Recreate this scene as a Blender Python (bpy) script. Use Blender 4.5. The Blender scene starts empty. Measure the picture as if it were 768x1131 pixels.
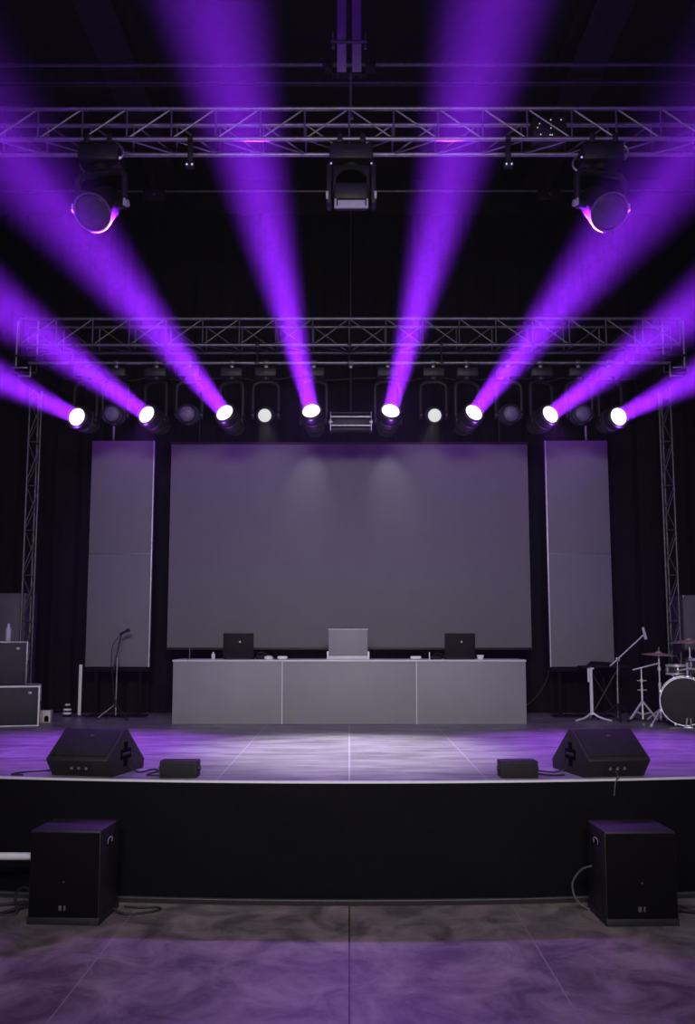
import bpy, bmesh, math, random
from mathutils import Vector, Matrix, Euler
random.seed(7)
C = bpy.context.scene.collection
sc = bpy.context.scene
PI = math.pi
DK = 0.892            # height of the stage deck above the hall floor

# ------------------------------------------------------------------ materials
def nodes(name):
    m = bpy.data.materials.new(name); m.use_nodes = True
    nt = m.node_tree
    return m, nt, nt.nodes['Principled BSDF']

def mat(name, col, rough=0.5, metal=0.0, spec=0.5, var=0.0, scale=8.0, bump=0.0, bscale=200.0, sheen=0.0):
    """procedural: colour broken up by noise, optional fine bump"""
    m, nt, b = nodes(name)
    b.inputs['Roughness'].default_value = rough
    b.inputs['Metallic'].default_value = metal
    b.inputs['Specular IOR Level'].default_value = spec
    if sheen: b.inputs['Sheen Weight'].default_value = sheen
    tc = nt.nodes.new('ShaderNodeTexCoord')
    n = nt.nodes.new('ShaderNodeTexNoise'); n.inputs['Scale'].default_value = scale; n.inputs['Detail'].default_value = 5
    nt.links.new(tc.outputs['Object'], n.inputs['Vector'])
    r = nt.nodes.new('ShaderNodeValToRGB')
    lo = [max(0, c*(1-var)) for c in col]; hi = [min(1, c*(1+var)) for c in col]
    r.color_ramp.elements[0].color = (*lo, 1); r.color_ramp.elements[1].color = (*hi, 1)
    r.color_ramp.elements[0].position = .3; r.color_ramp.elements[1].position = .7
    nt.links.new(n.outputs['Fac'], r.inputs['Fac']); nt.links.new(r.outputs['Color'], b.inputs['Base Color'])
    if bump:
        n2 = nt.nodes.new('ShaderNodeTexNoise'); n2.inputs['Scale'].default_value = bscale
        nt.links.new(tc.outputs['Object'], n2.inputs['Vector'])
        bp = nt.nodes.new('ShaderNodeBump'); bp.inputs['Strength'].default_value = bump; bp.inputs['Distance'].default_value = .002
        nt.links.new(n2.outputs['Fac'], bp.inputs['Height']); nt.links.new(bp.outputs['Normal'], b.inputs['Normal'])
    return m

def emit(name, col, strength):
    m, nt, b = nodes(name)
    b.inputs['Base Color'].default_value = (.02, .02, .02, 1)
    b.inputs['Emission Color'].default_value = (*col, 1); b.inputs['Emission Strength'].default_value = strength
    return m

def floor_mat():
    m, nt, b = nodes('polished concrete')
    N, L = nt.nodes.new, nt.links.new
    tc = N('ShaderNodeTexCoord')
    mp = N('ShaderNodeMapping'); mp.inputs['Scale'].default_value = (1.3, 1.15, 1); L(tc.outputs['Object'], mp.inputs['Vector'])
    n1 = N('ShaderNodeTexNoise'); n1.inputs['Scale'].default_value = 2.0; n1.inputs['Detail'].default_value = 9; n1.inputs['Roughness'].default_value = .7; n1.inputs['Distortion'].default_value = .7
    L(mp.outputs['Vector'], n1.inputs['Vector'])
    r1 = N('ShaderNodeValToRGB'); e = r1.color_ramp.elements
    e[0].position = .38; e[0].color = (.08, .067, .054, 1); e[1].position = .64; e[1].color = (.29, .245, .20, 1)
    L(n1.outputs['Fac'], r1.inputs['Fac'])
    # thin saw-cut joints
    sx = N('ShaderNodeSeparateXYZ'); L(tc.outputs['Object'], sx.inputs[0])
    def line(coord, at, w):
        a = N('ShaderNodeMath'); a.operation = 'SUBTRACT'; L(coord, a.inputs[0]); a.inputs[1].default_value = at
        c = N('ShaderNodeMath'); c.operation = 'ABSOLUTE'; L(a.outputs[0], c.inputs[0])
        d = N('ShaderNodeMath'); d.operation = 'LESS_THAN'; L(c.outputs[0], d.inputs[0]); d.inputs[1].default_value = w
        return d.outputs[0]
    dark = line(sx.outputs['X'], 0.0, .005)
    mx = N('ShaderNodeMixRGB'); mx.inputs['Color2'].default_value = (.02, .018, .016, 1)
    L(dark, mx.inputs['Fac']); L(r1.outputs['Color'], mx.inputs['Color1'])
    l1 = line(sx.outputs['X'], -1.57, .004); l2 = line(sx.outputs['X'], 1.21, .004)
    ad = N('ShaderNodeMath'); ad.operation = 'MAXIMUM'; L(l1, ad.inputs[0]); L(l2, ad.inputs[1])
    mx2 = N('ShaderNodeMixRGB'); mx2.inputs['Color2'].default_value = (.27, .245, .22, 1)
    L(ad.outputs[0], mx2.inputs['Fac']); L(mx.outputs['Color'], mx2.inputs['Color1'])
    L(mx2.outputs['Color'], b.inputs['Base Color'])
    rr = N('ShaderNodeMapRange'); rr.inputs['To Min'].default_value = .42; rr.inputs['To Max'].default_value = .62
    L(n1.outputs['Fac'], rr.inputs['Value']); L(rr.outputs['Result'], b.inputs['Roughness'])
    bp = N('ShaderNodeBump'); bp.inputs['Strength'].default_value = .25; bp.inputs['Distance'].default_value = .01
    L(n1.outputs['Fac'], bp.inputs['Height']); L(bp.outputs['Normal'], b.inputs['Normal'])
    return m

def deck_mat():
    m, nt, b = nodes('scuffed stage vinyl')
    N, L = nt.nodes.new, nt.links.new
    tc = N('ShaderNodeTexCoord')
    mp = N('ShaderNodeMapping'); mp.inputs['Scale'].default_value = (.8, 3.4, 1); L(tc.outputs['Object'], mp.inputs['Vector'])
    n1 = N('ShaderNodeTexNoise'); n1.inputs['Scale'].default_value = 2.6; n1.inputs['Detail'].default_value = 8; n1.inputs['Roughness'].default_value = .65
    L(mp.outputs['Vector'], n1.inputs['Vector'])
    r1 = N('ShaderNodeValToRGB'); e = r1.color_ramp.elements
    e[0].position = .34; e[0].color = (.09, .086, .09, 1); e[1].position = .68; e[1].color = (.34, .33, .34, 1)
    L(n1.outputs['Fac'], r1.inputs['Fac'])
    sx = N('ShaderNodeSeparateXYZ'); L(tc.outputs['Object'], sx.inputs[0])
    def line(coord, at, w):
        a = N('ShaderNodeMath'); a.operation = 'SUBTRACT'; L(coord, a.inputs[0]); a.inputs[1].default_value = at
        c = N('ShaderNodeMath'); c.operation = 'ABSOLUTE'; L(a.outputs[0], c.inputs[0])
        d = N('ShaderNodeMath'); d.operation = 'LESS_THAN'; L(c.outputs[0], d.inputs[0]); d.inputs[1].default_value = w
        return d.outputs[0]
    out = None
    for x in (0.0, -1.02, 1.06, -3.2, 3.2):
        o = line(sx.outputs['X'], x, .006 if x == 0 else .004)
        if out is None: out = o
        else:
            k = N('ShaderNodeMath'); k.operation = 'MAXIMUM'; L(out, k.inputs[0]); L(o, k.inputs[1]); out = k.outputs[0]
    f = N('ShaderNodeMath'); f.operation = 'MULTIPLY'; f.inputs[1].default_value = .55; L(out, f.inputs[0])
    mx = N('ShaderNodeMixRGB'); mx.inputs['Color2'].default_value = (.6, .58, .6, 1)
    L(f.outputs[0], mx.inputs['Fac']); L(r1.outputs['Color'], mx.inputs['Color1'])
    L(mx.outputs['Color'], b.inputs['Base Color'])
    rr = N('ShaderNodeMapRange'); rr.inputs['To Min'].default_value = .3; rr.inputs['To Max'].default_value = .5
    L(n1.outputs['Fac'], rr.inputs['Value']); L(rr.outputs['Result'], b.inputs['Roughness'])
    return m

M = dict(
    floor=floor_mat(), deck=deck_mat(),
    wall=mat('black painted wall', (.012, .012, .013), .8, var=.2),
    ceil=mat('black painted ceiling', (.010, .009, .011), .8, var=.3),
    beam=mat('dark painted steel beam', (.025, .022, .028), .6, var=.2),
    cloth=mat('black drape cloth', (.006, .006, .007), .85, spec=.1, var=.25, scale=20, bump=.3),
    skirt=mat('black skirt cloth', (.0026, .0026, .003), .8, spec=.1, var=.2, scale=12, bump=.3),
    alu=mat('brushed aluminium tube', (.42, .405, .42), .48, 1.0, var=.15, scale=30),
    dullalu=mat('weathered aluminium tube', (.20, .20, .21), .45, .8, var=.2, scale=30),
    subpaint=mat('matt black cabinet paint', (.018, .0175, .018), .5, spec=.3, var=.2, scale=40, bump=.5, bscale=260),
    subgrille=mat('matt black grille cloth', (.0035, .0033, .0035), .85, spec=.08, var=.2, scale=60),
    tower=mat('dull dark aluminium', (.10, .10, .105), .5, .6, var=.2, scale=30),
    chrome=mat('chrome', (.80, .79, .80), .32, .45, var=.05, scale=40),
    trim=mat('aluminium edge trim', (.80, .78, .80), .4, .3, var=.04, scale=20),
    black=mat('black powder coat', (.012, .012, .013), .5, spec=.35, var=.2, scale=30, bump=.15),
    blackbox=mat('black textured speaker paint', (.018, .0175, .017), .6, spec=.3, var=.25, scale=40, bump=.6, bscale=260),
    mesh=mat('black speaker grille', (.015, .0143, .0137), .7, spec=.2, var=.3, scale=90, bump=.8, bscale=380),
    plastic=mat('black plastic', (.008, .0075, .011), .7, spec=.15, var=.1),
    rubber=mat('black rubber', (.012, .012, .012), .7, var=.1),
    screen=mat('grey projection fabric', (.146, .142, .149), .75, spec=.25, var=.03, scale=3),
    panel=mat('grey panel fabric', (.165, .163, .172), .7, spec=.3, var=.04, scale=3, bump=.2, bscale=300),
    lowpanel=mat('lower grey panel fabric', (.155, .157, .165), .7, spec=.3, var=.04, scale=3, bump=.2, bscale=300),
    desk=mat('grey laminate', (.22, .22, .23), .55, spec=.3, var=.035, scale=4),
    desktop=mat('pale laminate top', (.55, .54, .56), .4, var=.05, scale=6),
    case=mat('charcoal case laminate', (.032, .03, .034), .6, spec=.3, var=.12, scale=20),
    bluepanel=mat('dull blue grey cabinet', (.085, .085, .10), .6, var=.1, scale=10),
    white=mat('white plastic', (.72, .72, .72), .4, var=.04, scale=12),
    cream=mat('cream painted wood', (.60, .57, .52), .6, var=.08, scale=12),
    plate=mat('pale label plate', (.55, .52, .60), .5, var=.06, scale=30),
    glassdark=mat('dark fixture lens', (.10, .08, .14), .5, var=.35, scale=26),
    bigglass=mat('big dark front lens', (.06, .05, .08), .15, var=.2, scale=14),
    acryl=mat('grey tinted acrylic', (.20, .20, .21), .6, var=.03),
    brass=mat('bronze cymbal', (.78, .52, .44), .36, .4, var=.12, scale=30),
    drumhead=mat('black drum head', (.013, .012, .0125), .5, spec=.25, var=.1),
    drumshell=mat('dark drum shell', (.05, .045, .05), .3, var=.1),
    mastbar=mat('grey painted steel mast', (.75, .72, .8), .5, .1, var=.12, scale=20),
    gapshade=mat('painted recess shade', (.002, .002, .002), .9, spec=.05, var=.1),  # near-black colour carries the shade of holes and recesses modelled as flat plates
    timber=mat('dark floor batten', (.010, .009, .008), .8, var=.2, scale=15),
    lens=emit('lit white lens', (1.0, .93, 1.0), 1.6),
    lensn=emit('lit neutral lens', (.92, .95, .93), .75),
    led=emit('small indicator led', (.75, .85, 1.0), .8),
    ledp=emit('small violet indicator led', (.55, .42, 1.0), .8),
)

# ------------------------------------------------------------------ shape helpers
def vid(bm, co): return bm.verts.new(co)

def box(bm, c, s, bev=0.0, rot=None):
    x, y, z = s[0]/2, s[1]/2, s[2]/2
    T = Matrix.Translation(c) @ (rot.to_4x4() if rot is not None else Matrix.Identity(4))
    r = bmesh.ops.create_cube(bm, size=1.0)
    vs = r['verts']
    for v in vs: v.co = Vector((v.co.x*s[0], v.co.y*s[1], v.co.z*s[2]))
    if bev > 0:
        es = list({e for v in vs for e in v.link_edges})
        rb = bmesh.ops.bevel(bm, geom=es, offset=bev, segments=2, affect='EDGES', profile=.5)
        vs = list({v for f in rb['faces'] for v in f.verts} | {v for v in vs if v.is_valid})
    for v in vs: v.co = T @ v.co
    return bm

def frame_from(d):
    d = d.normalized()
    up = Vector((0, 0, 1)) if abs(d.z) < .95 else Vector((1, 0, 0))
    a = d.cross(up).normalized(); b = d.cross(a).normalized()
    return a, b

def tube(bm, p0, p1, r, n=10, r1=None):
    p0, p1 = Vector(p0), Vector(p1); r1 = r if r1 is None else r1
    a, b = frame_from(p1-p0)
    A, B = [], []
    for i in range(n):
        t = 2*PI*i/n; o = a*math.cos(t)+b*math.sin(t)
        A.append(vid(bm, p0+o*r)); B.append(vid(bm, p1+o*r1))
    for i in range(n):
        j = (i+1) % n; bm.faces.new((A[i], A[j], B[j], B[i]))
    bm.faces.new(A[::-1]); bm.faces.new(B)
    return bm

def sweep(bm, pts, r, n=8):
    """tube along a smooth path"""
    P = [Vector(p) for p in pts]
    if len(P) > 2:
        Q = []
        for i in range(len(P)-1):
            p0 = P[max(0, i-1)]; p1 = P[i]; p2 = P[i+1]; p3 = P[min(len(P)-1, i+2)]
            for k in range(6):
                t = k/6
                Q.append(.5*((2*p1)+(p2-p0)*t+(2*p0-5*p1+4*p2-p3)*t*t+(3*p1-p0-3*p2+p3)*t**3))
        Q.append(P[-1]); P = Q
    rings = []
    a = None
    for i, p in enumerate(P):
        d = (P[min(i+1, len(P)-1)]-P[max(0, i-1)]).normalized()
        if a is None: a, b = frame_from(d)
        else:
            a = (a-d*a.dot(d)).normalized(); b = d.cross(a).normalized()
        rings.append([vid(bm, p+(a*math.cos(2*PI*k/n)+b*math.sin(2*PI*k/n))*r) for k in range(n)])
    for A, B in zip(rings, rings[1:]):
        for k in range(n):
            j = (k+1) % n; bm.faces.new((A[k], A[j], B[j], B[k]))
    bm.faces.new(rings[0][::-1]); bm.faces.new(rings[-1])
    return bm

def lathe(bm, prof, n=32, T=None, ang=2*PI):
    """revolve (radius, height) about local Z, then transform by T"""
    T = T or Matrix.Identity(4)
    full = abs(ang-2*PI) < 1e-6
    rings = []
    for r, z in prof:
        if r < 1e-6: rings.append([vid(bm, T @ Vector((0, 0, z)))])
        else: rings.append([vid(bm, T @ Vector((r*math.cos(ang*i/n), r*math.sin(ang*i/n), z))) for i in range(n if full else n+1)])
    for A, B in zip(rings, rings[1:]):
        m = n
        for i in range(m):
            j = (i+1) % n if full else i+1
            if len(A) == 1 and len(B) == 1: continue
            if len(A) == 1: bm.faces.new((A[0], B[j], B[i]))
            elif len(B) == 1: bm.faces.new((A[i], A[j], B[0]))
            else: bm.faces.new((A[i], A[j], B[j], B[i]))
    return bm

def prism(bm, poly, x0, x1, bev=0.0):
    """extrude a (y, z) outline along X"""
    A = [vid(bm, (x0, y, z)) for y, z in poly]; B = [vid(bm, (x1, y, z)) for y, z in poly]
    fs = [bm.faces.new(A), bm.faces.new(B[::-1])]
    for i in range(len(poly)):
        j = (i+1) % len(poly); fs.append(bm.faces.new((A[j], A[i], B[i], B[j])))
    if bev:
        es = list({e for f in fs for e in f.edges})
        bmesh.ops.bevel(bm, geom=es, offset=bev, segments=2, affect='EDGES', profile=.5)
    return bm

def to_mesh(bm, name, m):
    bmesh.ops.recalc_face_normals(bm, faces=bm.faces)
    for f in bm.faces: f.smooth = True
    for e in bm.edges:
        if len(e.link_faces) == 2 and e.calc_face_angle(0) > .6: e.smooth = False
    me = bpy.data.meshes.new(name); bm.to_mesh(me); bm.free()
    me.materials.append(M[m])
    return me

CACHE = {}
def put(name, me, parent=None, loc=(0, 0, 0), rot=(0, 0, 0), mw=None):
    o = bpy.data.objects.new(name, me); C.objects.link(o)
    if mw is not None: o.matrix_local = mw
    else: o.location = loc; o.rotation_euler = rot
    if parent: o.parent = parent
    return o

def part(name, fn, m, parent=None, loc=(0, 0, 0), rot=(0, 0, 0), key=None, mw=None, label=None):
    """one mesh object; fn(bm) draws the shape; key shares the mesh between repeats"""
    if key and key in CACHE: me = CACHE[key]
    else:
        bm = bmesh.new(); fn(bm); me = to_mesh(bm, name, m)
        if key: CACHE[key] = me
    o = put(name, me, parent, loc, rot, mw)
    if label: o['label'] = label
    return o

def tag(o, label, cat, group=None):
    o['label'] = label; o['category'] = cat
    if group: o['group'] = group
    return o

def thing(name, label, cat, loc=(0, 0, 0), rz=0.0, group=None):
    o = bpy.data.objects.new(name, None); o.empty_display_size = .1; C.objects.link(o)
    o.location = loc; o.rotation_euler = (0, 0, rz)
    return tag(o, label, cat, group)

def struct(name, fn, m, loc=(0, 0, 0)):
    o = part(name, fn, m, None, loc); o['kind'] = 'structure'; return o

def lamp(name, kind, loc, aim, col, power, parent=None, **kw):
    d = bpy.data.lights.new(name, kind); d.color = col; d.energy = power
    for k, v in kw.items(): setattr(d, k, v)
    o = bpy.data.objects.new(name, d); C.objects.link(o)
    o.location = loc
    if aim is not None:
        o.rotation_euler = (Vector(aim)-Vector(loc)).to_track_quat('-Z', 'Y').to_euler()
    return o

# ------------------------------------------------------------------ room shell
def edge_y(x):                       # the stage front bows very slightly
    return 7.70+.033*min(abs(x), 5.0)**2

struct('floor', lambda b: box(b, (0, 6.5, -.05), (18, 17, .1)), 'floor')
struct('wall_back', lambda b: box(b, (0, 15.05, 4.6), (18, .1, 9.2)), 'wall')
struct('wall_left', lambda b: box(b, (-9.05, 6.5, 4.6), (.1, 17, 9.2)), 'wall')
struct('wall_right', lambda b: box(b, (9.05, 6.5, 4.6), (.1, 17, 9.2)), 'wall')
struct('ceiling', lambda b: box(b, (0, 6.5, 9.3), (18.2, 17.2, .2)), 'ceil')
def roof_beam(b):
    box(b, (0, 8.0, 8.72), (.42, 13.9, .03)); box(b, (0, 8.0, 9.18), (.42, 13.9, .03)); box(b, (0, 8.0, 8.95), (.05, 13.9, .46))
for i, x in enumerate((-2.75, 2.85)):
    struct('ceiling_beam' if i == 0 else 'ceiling_beam.001', roof_beam, 'beam', (x, 0, 0))

def deck(b):
    n = 40; top = []; bot = []
    xs = [-8.9+17.8*i/n for i in range(n+1)]
    f_t = [vid(b, (x, edge_y(x), DK)) for x in xs]; k_t = [vid(b, (x, 14.85, DK)) for x in xs]
    f_b = [vid(b, (x, edge_y(x), DK-.05)) for x in xs]; k_b = [vid(b, (x, 14.85, DK-.05)) for x in xs]
    for i in range(n):
        b.faces.new((f_t[i], f_t[i+1], k_t[i+1], k_t[i])); b.faces.new((f_b[i+1], f_b[i], k_b[i], k_b[i+1]))
        b.faces.new((f_b[i], f_b[i+1], f_t[i+1], f_t[i]))
        b.faces.new((k_b[i+1], k_b[i], k_t[i], k_t[i+1]))
    b.faces.new((f_b[0], f_t[0], k_t[0], k_b[0])); b.faces.new((f_t[-1], f_b[-1], k_b[-1], k_t[-1]))
struct('stage_platform', deck, 'deck')
def strip(z0, z1, dy0, dy1):
    def fn(b):
        n = 40; xs = [-8.9+17.8*i/n for i in range(n+1)]
        R = [[vid(b, (x, edge_y(x)+dy, z)) for x in xs] for dy, z in ((dy0, z0), (dy0, z1), (dy1, z1), (dy1, z0))]
        for k in range(4):
            A, B = R[k], R[(k+1) % 4]
            for i in range(n): b.faces.new((A[i], B[i], B[i+1], A[i+1]))
        b.faces.new([r[0] for r in R]); b.faces.new([r[-1] for r in R][::-1])
    return fn
struct('trim_1', strip(DK-.014, DK+.003, -.024, -.001), 'trim')       # pale nosing of the stage
struct('trim_2', strip(0, .034, -.075, -.045), 'timber')
struct('trim_3', strip(.034, .042, -.077, -.045), 'dullalu')   # bright bead on the batten               # dark batten along the foot of the skirt

def skirt(b):
    n, mz = 260, 26
    rows = []
    for k in range(mz+1):
        t = k/mz; z = .012+(DK-.026)*(1-t)
        row = []
        for i in range(n+1):
            x = -8.8+17.6*i/n
            # slack cloth pinned at the top: broad swags that meet near the subwoofers
            sw = .018*t*math.sin(x*2.1+1.0+1.2*t)+.010*t*math.sin(x*5.3-2.5*t)
            fold = .016*math.exp(-((abs(x)-2.0-1.1*t*.6)/.09)**2)*math.sin(PI*min(1, t*1.6))
            fold += .014*math.exp(-((x-(-.2+1.9*math.sin((t-.2)*1.2)))/.5)**2)*t
            seam = -.015*math.exp(-((x+2.34)/.02)**2)
            row.append(vid(b, (x, edge_y(x)-.014+min(sw*1.1-fold*1.6+seam*.6, .012), z)))
        rows.append(row)
    for A, B in zip(rows, rows[1:]):
        for i in range(n): b.faces.new((A[i], B[i], B[i+1], A[i+1]))
sk = tag(part('stage_skirt', skirt, 'skirt'), 'black cloth skirt hanging along the front of the stage', 'skirt')

def curtain(x0, x1, y, z0, z1, amp, wl, ph):
    def fn(b):
        n = int((x1-x0)/wl*14); mz = 10
        rows = []
        for k in range(mz+1):
            t = k/mz; z = z1+(z0-z1)*t
            row = []
            for i in range(n+1):
                x = x0+(x1-x0)*i/n
                a = amp*(.55+.45*t)
                d = a*math.sin(2*PI*x/wl+ph+.9*math.sin(x*1.7))+.35*a*math.sin(2*PI*x/wl*2.3+ph*2+.6*t)
                row.append(vid(b, (x, y+d, z)))
            rows.append(row)
        for A, B in zip(rows, rows[1:]):
            for i in range(n): b.faces.new((A[i], B[i], B[i+1], A[i+1]))
    return fn
tag(part('backdrop_curtain', curtain(-8.8, 8.8, 14.25, DK+.01, 8.3, .06, .42, 0), 'cloth'), 'tall black pleated curtain hanging across the back of the stage', 'curtain')

# ------------------------------------------------------------------ trusses
def truss(name, label, L, bay, h, y, ztop, r, matk, half=0.0):
    """box truss along X, standing on its lower chords in local z 0..h"""
    t = thing(name, label, 'truss', (0, y, ztop-h))
    n = round(2*L/bay); L = n*bay/2
    for yy in (0, h):
        for zz in (0, h):
            part('chord', lambda b: tube(b, (-L, 0, 0), (L, 0, 0), r, 12), matk, t, (0, yy, zz), key=name+'chord')
    rb = r*.42
    for i in range(n+1):
        x = -L+bay*i
        for yy in (0, h): part('upright', lambda b: tube(b, (0, 0, 0), (0, 0, h), rb, 8), matk, t, (x, yy, 0), key=name+'up')
    for i in range(n):
        x = -L+bay*i
        up = (x+bay/2) < 0
        dkey = 'dA' if up else 'dB'
        s = (0, bay) if up else (bay, 0)
        part('diagonal_brace', lambda b: tube(b, (s[0], 0, 0), (s[1], 0, h), rb, 8), matk, t, (x, 0, 0), key=name+dkey)
        s2 = (bay, 0) if up else (0, bay)
        part('diagonal_brace', lambda b: tube(b, (s2[0], 0, 0), (s2[1], 0, h), rb, 8), matk, t, (x, h, 0), key=name+dkey+'r')
        part('cross_brace', lambda b: tube(b, (s[0], 0, 0), (s[1], h, 0), rb, 8), matk, t, (x, 0, 0), key=name+dkey+'c')
    return t
truss('front_truss', 'long aluminium box truss across the top, nearest the camera, carrying three fixtures', 5.16, .43, .31, 9.0, 7.05, .0235, 'alu')
truss('rear_truss', 'aluminium box truss above the grey screen, over the row of moving heads', 4.14, .46, .34, 12.0, 5.935, .021, 'dullalu')
tag(part('lighting_pipe', lambda b: tube(b, (-4.0, 0, 0), (4.0, 0, 0), .022, 12), 'dullalu', None, (0, 11.97, 5.355)),
    'long pipe under the rear truss that the row of moving heads hangs from', 'pipe')
for i in range(7):                       # clamps joining the pipe to the truss above it
    x = -3.45+1.15*i
    tag(part('pipe_hanger', lambda b: (tube(b, (0, 0, .02), (0, .03, .22), .012, 8), box(b, (0, 0, 0), (.05, .055, .055), .006), box(b, (0, .03, .235), (.05, .055, .055), .006)), 'black', None, (x, 11.97, 5.355), key='hanger'),
        'short black clamp hanging the lighting pipe under the rear truss', 'clamp', 'clamps between pipe and rear truss')
def cable_run(b):
    pts = []
    for i in range(33):
        x = -3.6+7.2*i/32
        pts.append((x, 12.12+.01*math.sin(3*x), 5.19+.022*math.sin(7.1*x)+.012*math.sin(17*x)))
    sweep(b, pts, .009, 6)
tag(part('power_cable', cable_run, 'rubber'), 'dark power cable strung along the row of moving heads below the rear truss', 'cable')

def tower(name, label, x, y):
    t = thing(name, label, 'truss', (x, y, DK))
    H = 4.75; w = .154; r = .014
    pts = ((-w/2, 0), (w/2, 0), (0, .125))
    part('base_plate', lambda b: box(b, (0, .05, .012), (.26, .26, .024), .004), 'black', t)
    for px, py in pts: part('rail', lambda b: tube(b, (0, 0, .02), (0, 0, H), r, 10), 'tower', t, (px, py, 0), key='rail')
    n = 8; s = H/n
    for i in range(n):
        z = .1+i*s
        part('rung', lambda b: tube(b, (-w/2, 0, 0), (w/2, 0, 0), r*.6, 8), 'tower', t, (0, 0, z), key='rung')
        for sgn, k in ((1, 'a'), (-1, 'b')):
            part('diagonal_brace', lambda b: tube(b, (-sgn*w/2, 0, 0), (0, .125, s/2), r*.55, 8), 'tower', t, (0, 0, z), key='tb'+k)
            part('diagonal_brace', lambda b: tube(b, (0, .125, s/2), (sgn*w/2, 0, s), r*.55, 8), 'tower', t, (0, 0, z), key='tc'+k)
        part('diagonal_brace', lambda b: tube(b, (-w/2, 0, s*.12), (w/2, 0, s*.88), r*.5, 8), 'tower', t, (0, 0, z), key='td')
    return t
tower('tower_truss', 'slim aluminium truss tower standing behind the stacked road cases', -4.21, 12.95)
tower('tower_truss', 'slim aluminium truss tower standing behind the drum kit', 4.23, 12.95)
def corner(x, sgn, label):
    t = thing('sleeve_block', label, 'truss corner', (x, 12.17, 5.35))
    part('body', lambda b: (box(b, (0, .4, .12), (.30, 1.1, .02), .004), box(b, (0, .4, -.1), (.30, 1.1, .02), .004),
                            box(b, (-.14, .4, .01), (.02, 1.08, .24), .004), box(b, (.14, .4, .01), (.02, 1.08, .24), .004)), 'black', t)
    part('guide_bar', lambda b: box(b, (-sgn*.06, -.155, -.04), (.2, .02, .018), .003), 'alu', t)
    part('guide_bar', lambda b: box(b, (sgn*.0, -.16, -.15), (.16, .02, .016), .003), 'alu', t)
    part('guide_bar', lambda b: box(b, (sgn*.075, -.16, -.09), (.016, .02, .15), .003), 'alu', t)
    for dx in (-.13, .13):
        part('post', lambda b: tube(b, (0, 0, .0), (0, 0, .58), .012, 8), 'alu', t, (dx, -.1, .0), key='slpost')
    return t
corner(-4.06, 1, 'black sleeve block with bright bars, rear truss end above the road cases')
corner(4.08, -1, 'black sleeve block with bright bars, rear truss end above the drum kit')

# ------------------------------------------------------------------ ceiling rigging
def pipe(y, z, x0, x1, r, label, name='ceiling_pipe', m='dullalu'):
    return tag(part(name, lambda b: tube(b, (x0, 0, 0), (x1, 0, 0), r, 10), m, None, (0, y, z)), label, 'pipe')
pipe(9.32, 7.70, -8.5, 8.5, .02, 'thin pipe crossing just above the front truss, through the hanging mast')
pipe(11.2, 8.62, -8.5, 8.5, .025, 'uppermost dim pipe crossing below the ceiling beams')
pipe(10.2, 8.0, -8.5, 8.5, .016, 'dim thin pipe between the ceiling and the front truss, behind the mast pipe', m='beam')
pipe(13.4, 8.27, -5.5, 5.5, .017, 'thin pale pipe low against the black curtain, below the front truss', m='dullalu')
for x, lab in ((-2.78, 'black box bracket under the ceiling beam on the road case side'), (2.85, 'black box bracket under the ceiling beam on the drum kit side')):
    t = thing('beam_bracket', lab, 'bracket', (x, 13.4, 8.27))
    part('plate', lambda b: (box(b, (0, 0, .2), (.05, .05, .5)), box(b, (0, .02, -.06), (.32, .1, .17), .01)), 'black', t)
    part('bolt', lambda b: tube(b, (0, -.04, 0), (0, -.02, 0), .018, 8), 'alu', t, (0, 0, -.06))

t = thing('hanging_mast', 'pair of grey steel bars hanging from the ceiling above the front truss', 'rigging mast', (0, 9.2, 7.52))
for x in (-.075, .075):
    part('bar', lambda b: (box(b, (0, -.03, .83), (.09, .008, 1.7)), box(b, (-.041, 0, .83), (.008, .06, 1.7)), box(b, (.041, 0, .83), (.008, .06, 1.7))), 'mastbar', t, (x, 0, 0), key='mast')
part('cross_bar', lambda b: box(b, (0, -.05, .32), (.36, .03, .025), .004), 'alu', t)
for x in (-.16, .16):
    part('bolt', lambda b: (tube(b, (0, -.05, .26), (0, -.05, .42), .010, 8), box(b, (0, -.05, .26), (.03, .03, .035), .005)), 'alu', t, (x, 0, 0), key='mbolt')
    part('pipe_clamp', lambda b: (box(b, (0, .0, .05), (.10, .12, .13), .012), tube(b, (0, -.07, .01), (0, -.07, .12), .010, 8), tube(b, (-.06, -.05, .1), (.06, -.05, .1), .012, 8)), 'black', t, (x*1.35, .08, .1), key='mclamp')
part('foot_plate', lambda b: box(b, (0, 0, -.01), (.34, .10, .02), .003), 'black', t)
tag(part('suspension_rod', lambda b: (tube(b, (0, 0, 0), (0, 0, .47), .012, 8), lathe(b, [(0, -.02), (.03, -.015), (.03, .02), (.012, .03)], 12)), 'alu', None, (.015, 9.16, 7.05)),
    'thin rod from the hanging mast down to the middle of the front truss', 'rod')
tag(part('suspension_rod', lambda b: tube(b, (0, 0, 0), (0, 0, 2.35), .006, 6), 'dullalu', None, (.02, 12.17, 5.92)),
    'thin dark rod rising from the middle of the rear truss', 'rod')

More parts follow.
